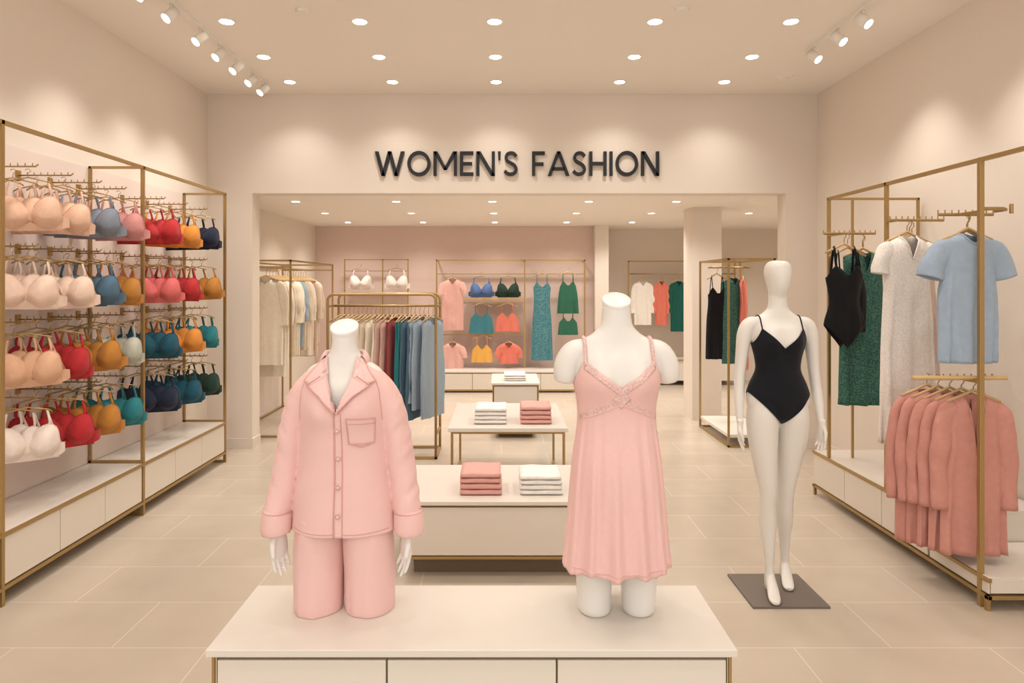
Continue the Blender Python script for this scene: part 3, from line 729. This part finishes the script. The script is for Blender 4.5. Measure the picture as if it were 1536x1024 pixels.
slv=[ptube(off([(s*.080,0,1.350,.026,.052),(s*.118,0,1.328,.040,.062),(s*.152,.0,1.270,.047,.061),(s*.176,0,1.18,.046,.057),(s*.193,-.002,1.08,.046,.055),(s*.209,-.010,.98,.0455,.052),(s*.222,-.022,.91,.045,.050),(s*.226,-.026,.88,.044,.049)],O),8,36) for s in (-1,1)]
sv,sf=remesh([body]+slv,.0050,7)
bm=bmesh.new(); vs_=[bm.verts.new(q) for q in sv]
for q in sf: bm.faces.new([vs_[i] for i in q])
bmesh.ops.recalc_face_normals(bm,faces=bm.faces); bm.normal_update()
for q in bm.verts:
    x,y,z=q.co.x-O[0],q.co.y-O[1],q.co.z
    ax=abs(x)
    n1=noise.noise(Vector((x*8,y*8,z*5.5)))+.45*noise.noise(Vector((x*20+9,y*20,z*12)))
    arm=max(0,min(1,(ax-.155)/.03)) if z<1.3 else 0
    cre=noise.noise(Vector((x*6+z*10,y*10,z*26-ax*30)))*.0045*arm
    hemf=max(0,min(1,(1.15-z)/.3))*(1-arm)
    drape=(math.sin(x*46+1.5*math.sin(z*5))*.0028+math.sin(x*23+2+z*3)*.0035)*hemf
    ten=noise.noise(Vector((x*9+(z-1.2)*8*(1 if x>0 else -1),3,(z)*5)))*.005*(1-arm)
    q.co+=q.normal*(n1*.0035+cre+drape+ten+.001)
bmesh.ops.bisect_plane(bm,geom=bm.verts[:]+bm.edges[:]+bm.faces[:],plane_co=(0,0,HEM),plane_no=(0,0,-1),clear_outer=True)
kill=[]
for fc in bm.faces:
    c=fc.calc_center_median(); x=abs(c.x-O[0]); z=c.z
    if (c.y<O[1]+.02 and z>1.258 and x<(z-1.255)*.40): kill.append(fc)
    elif z>1.416 and x<.07: kill.append(fc)
bmesh.ops.delete(bm,geom=kill,context='FACES')
bm.verts.index_update()
SV=[q.co.copy() for q in bm.verts]; SF=[tuple(q.index for q in fc.verts) for fc in bm.faces]; bm.free()
b.add(SV,SF,pj)
for s in (-1,1):
    vv,ff=ptube(off([(s*.224,-.024,.900,.0480,.053),(s*.227,-.028,.870,.0500,.054),(s*.229,-.031,.834,.050,.053),(s*.229,-.031,.831,.042,.046),(s*.228,-.03,.85,.036,.04)],O),4,36,cap=False); b.add(vv,ff,pj)
    b.tube([(O[0]+s*.224+.0488*math.cos(a),O[1]-.0245+.0538*math.sin(a),.899) for a in [2*pi*k/28 for k in range(28)]],.0014,pjd,5,True)
sb=BVHTree.FromPolygons([Vector(x) for x in SV],SF)
def surf(x,z,bvs,offs):
    ys=[]
    for q in bvs:
        h_=q.ray_cast(Vector((x,O[1]-1,z)),Vector((0,1,0)),1.2)
        if h_[0] is not None: ys.append(h_[0].y)
    return (min(ys) if ys else O[1]-.06)-offs
def patch(b,quad,mat,bvs,offs,n=10,m=10,lift=None):
    (a,c,d,e)=[Vector(q) for q in quad]; V=[]
    for i in range(n+1):
        for j in range(m+1):
            u,v_=i/n,j/m; p=(a*(1-u)+c*u)*(1-v_)+(e*(1-u)+d*u)*v_
            of=offs+(lift(u,v_) if lift else 0)
            V.append((O[0]+p.x,surf(O[0]+p.x,p.y,bvs,of),p.y))
    b.add(V,[(i*(m+1)+j,i*(m+1)+j+1,(i+1)*(m+1)+j+1,(i+1)*(m+1)+j) for i in range(n) for j in range(m)],mat)
def seam(b,pts,bvs,mat,offs=.003,r=.0014,k=14):
    P=[]
    for i in range(len(pts)-1):
        for q in range(k): 
            t_=q/k; x=pts[i][0]*(1-t_)+pts[i+1][0]*t_; z=pts[i][1]*(1-t_)+pts[i+1][1]*t_
            P.append((O[0]+x,surf(O[0]+x,z,bvs,offs),z))
    x,z=pts[-1]; P.append((O[0]+x,surf(O[0]+x,z,bvs,offs),z)); b.tube(P,r,mat,6)
for s in (-1,1):
    patch(b,[(s*.000,1.250),(s*.058,1.415),(s*.105,1.340),(s*.055,1.308)],pj,[sb,bb],.004,16,12,lift=lambda u,v_:.004+.003*v_)
    patch(b,[(s*.050,1.430),(s*.068,1.420),(s*.120,1.352),(s*.096,1.344)],pj,[sb,bb],.007,12,12,lift=lambda u,v_:.003+.003*v_)
    patch(b,[(s*.040,1.372),(s*.052,1.432),(s*.098,1.344),(s*.092,1.339)],pj,[sb,bb],.008,12,12,lift=lambda u,v_:.003)
    for pl in ([(s*.002,1.250),(s*.055,1.308),(s*.105,1.340)],[(s*.096,1.344),(s*.120,1.352),(s*.070,1.418)],[(s*.060,1.370),(s*.105,1.340)]): seam(b,pl,[sb,bb],pjd,.013,.0013)
    seam(b,[(s*.118,1.355),(s*.130,1.32),(s*.136,1.27),(s*.140,1.22)],[sb],pjd,.0005,.0010)
V=[];n=28
for k,(dz,rr) in enumerate(((0,.066),(.016,.062),(.022,.068),(.008,.080),(-.014,.090))):
    for j in range(n+1):
        a=-.12*pi+1.24*pi*j/n
        V.append((O[0]+rr*math.cos(a)*1.0,O[1]+.004+rr*math.sin(a)*.9,1.424+dz-(.012 if math.sin(a)<0 else 0)))
b.add(V,[(k*(n+1)+j,k*(n+1)+j+1,(k+1)*(n+1)+j+1,(k+1)*(n+1)+j) for k in range(4) for j in range(n)],pj)
patch(b,[(-.004,1.255),(.016,1.255),(.018,HEM+.001),(-.008,HEM+.001)],pj,[sb],.002,4,60)
seam(b,[(-.006,1.252),(-.010,HEM)],[sb],pjd,.003,.0012,50); seam(b,[(.016,1.25),(.018,HEM)],[sb],pjd,.002,.0009,50)
btn=M('button_pink',(244,218,212),rough=.25)
for z in (1.195,1.10,1.005,.91):
    y=surf(O[0]+.004,z,[sb],.005); b.tube([(O[0]+.004,y,z),(O[0]+.004,y-.003,z)],.0095,btn,16); b.tube([(O[0]+.004+.0068*math.cos(a),y-.003,z+.0068*math.sin(a)) for a in [2*pi*k/16 for k in range(16)]],.0017,pjd,6,True)
patch(b,[(.035,1.235),(.122,1.230),(.119,1.145),(.040,1.145)],pj,[sb],.003,10,10)
seam(b,[(.035,1.235),(.040,1.148),(.080,1.136),(.119,1.146),(.122,1.230),(.035,1.235)],[sb],pjd,.0035,.0011); seam(b,[(.036,1.218),(.122,1.213)],[sb],pjd,.0035,.0009)
seam(b,[(-.162,.852),(-.09,.849),(0,.848),(.09,.849),(.162,.852)],[sb],pjd,.0008,.0008)
b.finish(solid=.0025)

# --- nightgown mannequin
O=(.394,2.34,0.0)
T2=torso(O,1.04,0,.038,.84)
neck=ptube(off([(0,.005,1.58,.046,.048),(0,.002,1.597,.045,.046),(0,-.002,1.602,.042,.043)],O),3,32)
sk=[(.10,0,1.455,.036,.046),(.140,0,1.443,.044,.050),(.164,0,1.41,.046,.050),(.174,.0,1.37,.042,.046),(.178,.0,1.345,.032,.036),(.179,0,1.338,.010,.015)]
st=[ptube(off(sk,O,0,s),6,24) for s in (-1,1)]
th=[ptube(off([(s*.08,0,1.0,.075,.082),(s*.080,0,.85,.072,.078),(s*.077,0,.70,.063,.07),(s*.076,0,.60,.058,.064),(s*.075,0,.575,.056,.062),(s*.075,0,.5605,.050,.056)],O),6,28) for s in (-1,1)]
b=B('torso_mannequin'); v,f=remesh([T2,neck]+st+th,.0038,7); b.add(v,f,white)
neckcap(b,O,1.622); b.finish()
bb=BVHTree.FromPolygons(v,f)
ng=M('fabric_nightgown_pink',(235,192,186),rough=.7,bump=.15,bs=200,var=.03,vs=60,sheen=.1,spec=.3)
lace=M('fabric_lace_pink',(240,206,199),rough=.9,bump=.6,bs=220,vs=170,rgb2=(228,184,177),spec=.2)
b=B('nightgown')
pk=.78
def zf(u):
    a=abs(u)
    return 1.335+.088*(a/pk) if a<pk else 1.423-.075*((a-pk)/(1-pk))**1.2
def zb(u):
    a=abs(u); return 1.33 if a<pk else 1.33+.018*((a-pk)/(1-pk))
Wn=fn((.70,.186),(.85,.171),(1.0,.158),(1.10,.148),(1.20,.134),(1.27,.134),(1.35,.148),(1.42,.150))
Dn=lambda z,sd: herm([(.70,.150),(.9,.140),(1.05,.13),(1.20,.100),(1.28,.096),(1.36,.095),(1.43,.086)],z) if sd<0 else herm([(.70,.150),(.9,.145),(1.05,.13),(1.20,.092),(1.36,.092),(1.43,.09)],z)
def bx(p,sd):
    if sd<0:
        for s in (-1,1): p.y-=.038*math.exp(-(((p.x-s*.068)/.050)**2+((p.z-1.350)/(.055 if p.z<1.35 else .06))**2)/1.3)
    return p
SV,SF=sheet(b,ng,(O[0],O[1],0),0,Wn,Dn,zf,zb,lambda u:.725+.006*math.sin(9*u),None,96,70,.01,13,.6,.07,bx,ampf=lambda v:.0105*max(0,(v-.20)/.8)**.8,pw=.9)
sb=BVHTree.FromPolygons([Vector(x) for x in SV],SF)
for s in (-1,1):
    patch(b,[(s*.0,1.338),(s*.112,1.418),(s*.120,1.396),(s*.0,1.308)],lace,[sb],.0018,24,5)
    patch(b,[(s*.0,1.310),(s*.0,1.285),(s*.125,1.225),(s*.128,1.240)],lace,[sb],.0018,8,24)
    seam(b,[(s*0,1.284),(s*.128,1.224)],[sb],ng,.002,.0012,24)
    strap(b,bb,O[0]+s*.113,O[1]+.005,1.38,lace,.32,pi-.1,.4,.0055,.004)
patch(b,[(-.0,1.335),(.03,1.30),(.0,1.268),(-.03,1.30)],lace,[sb],.0025,8,8)
seam(b,[(-.165,.743),(-.08,.740),(0,.738),(.08,.740),(.165,.743)],[sb],M('nightgown_seam',(222,172,165),rough=.8),.001,.0008)
b.finish(merge=True,solid=.002)
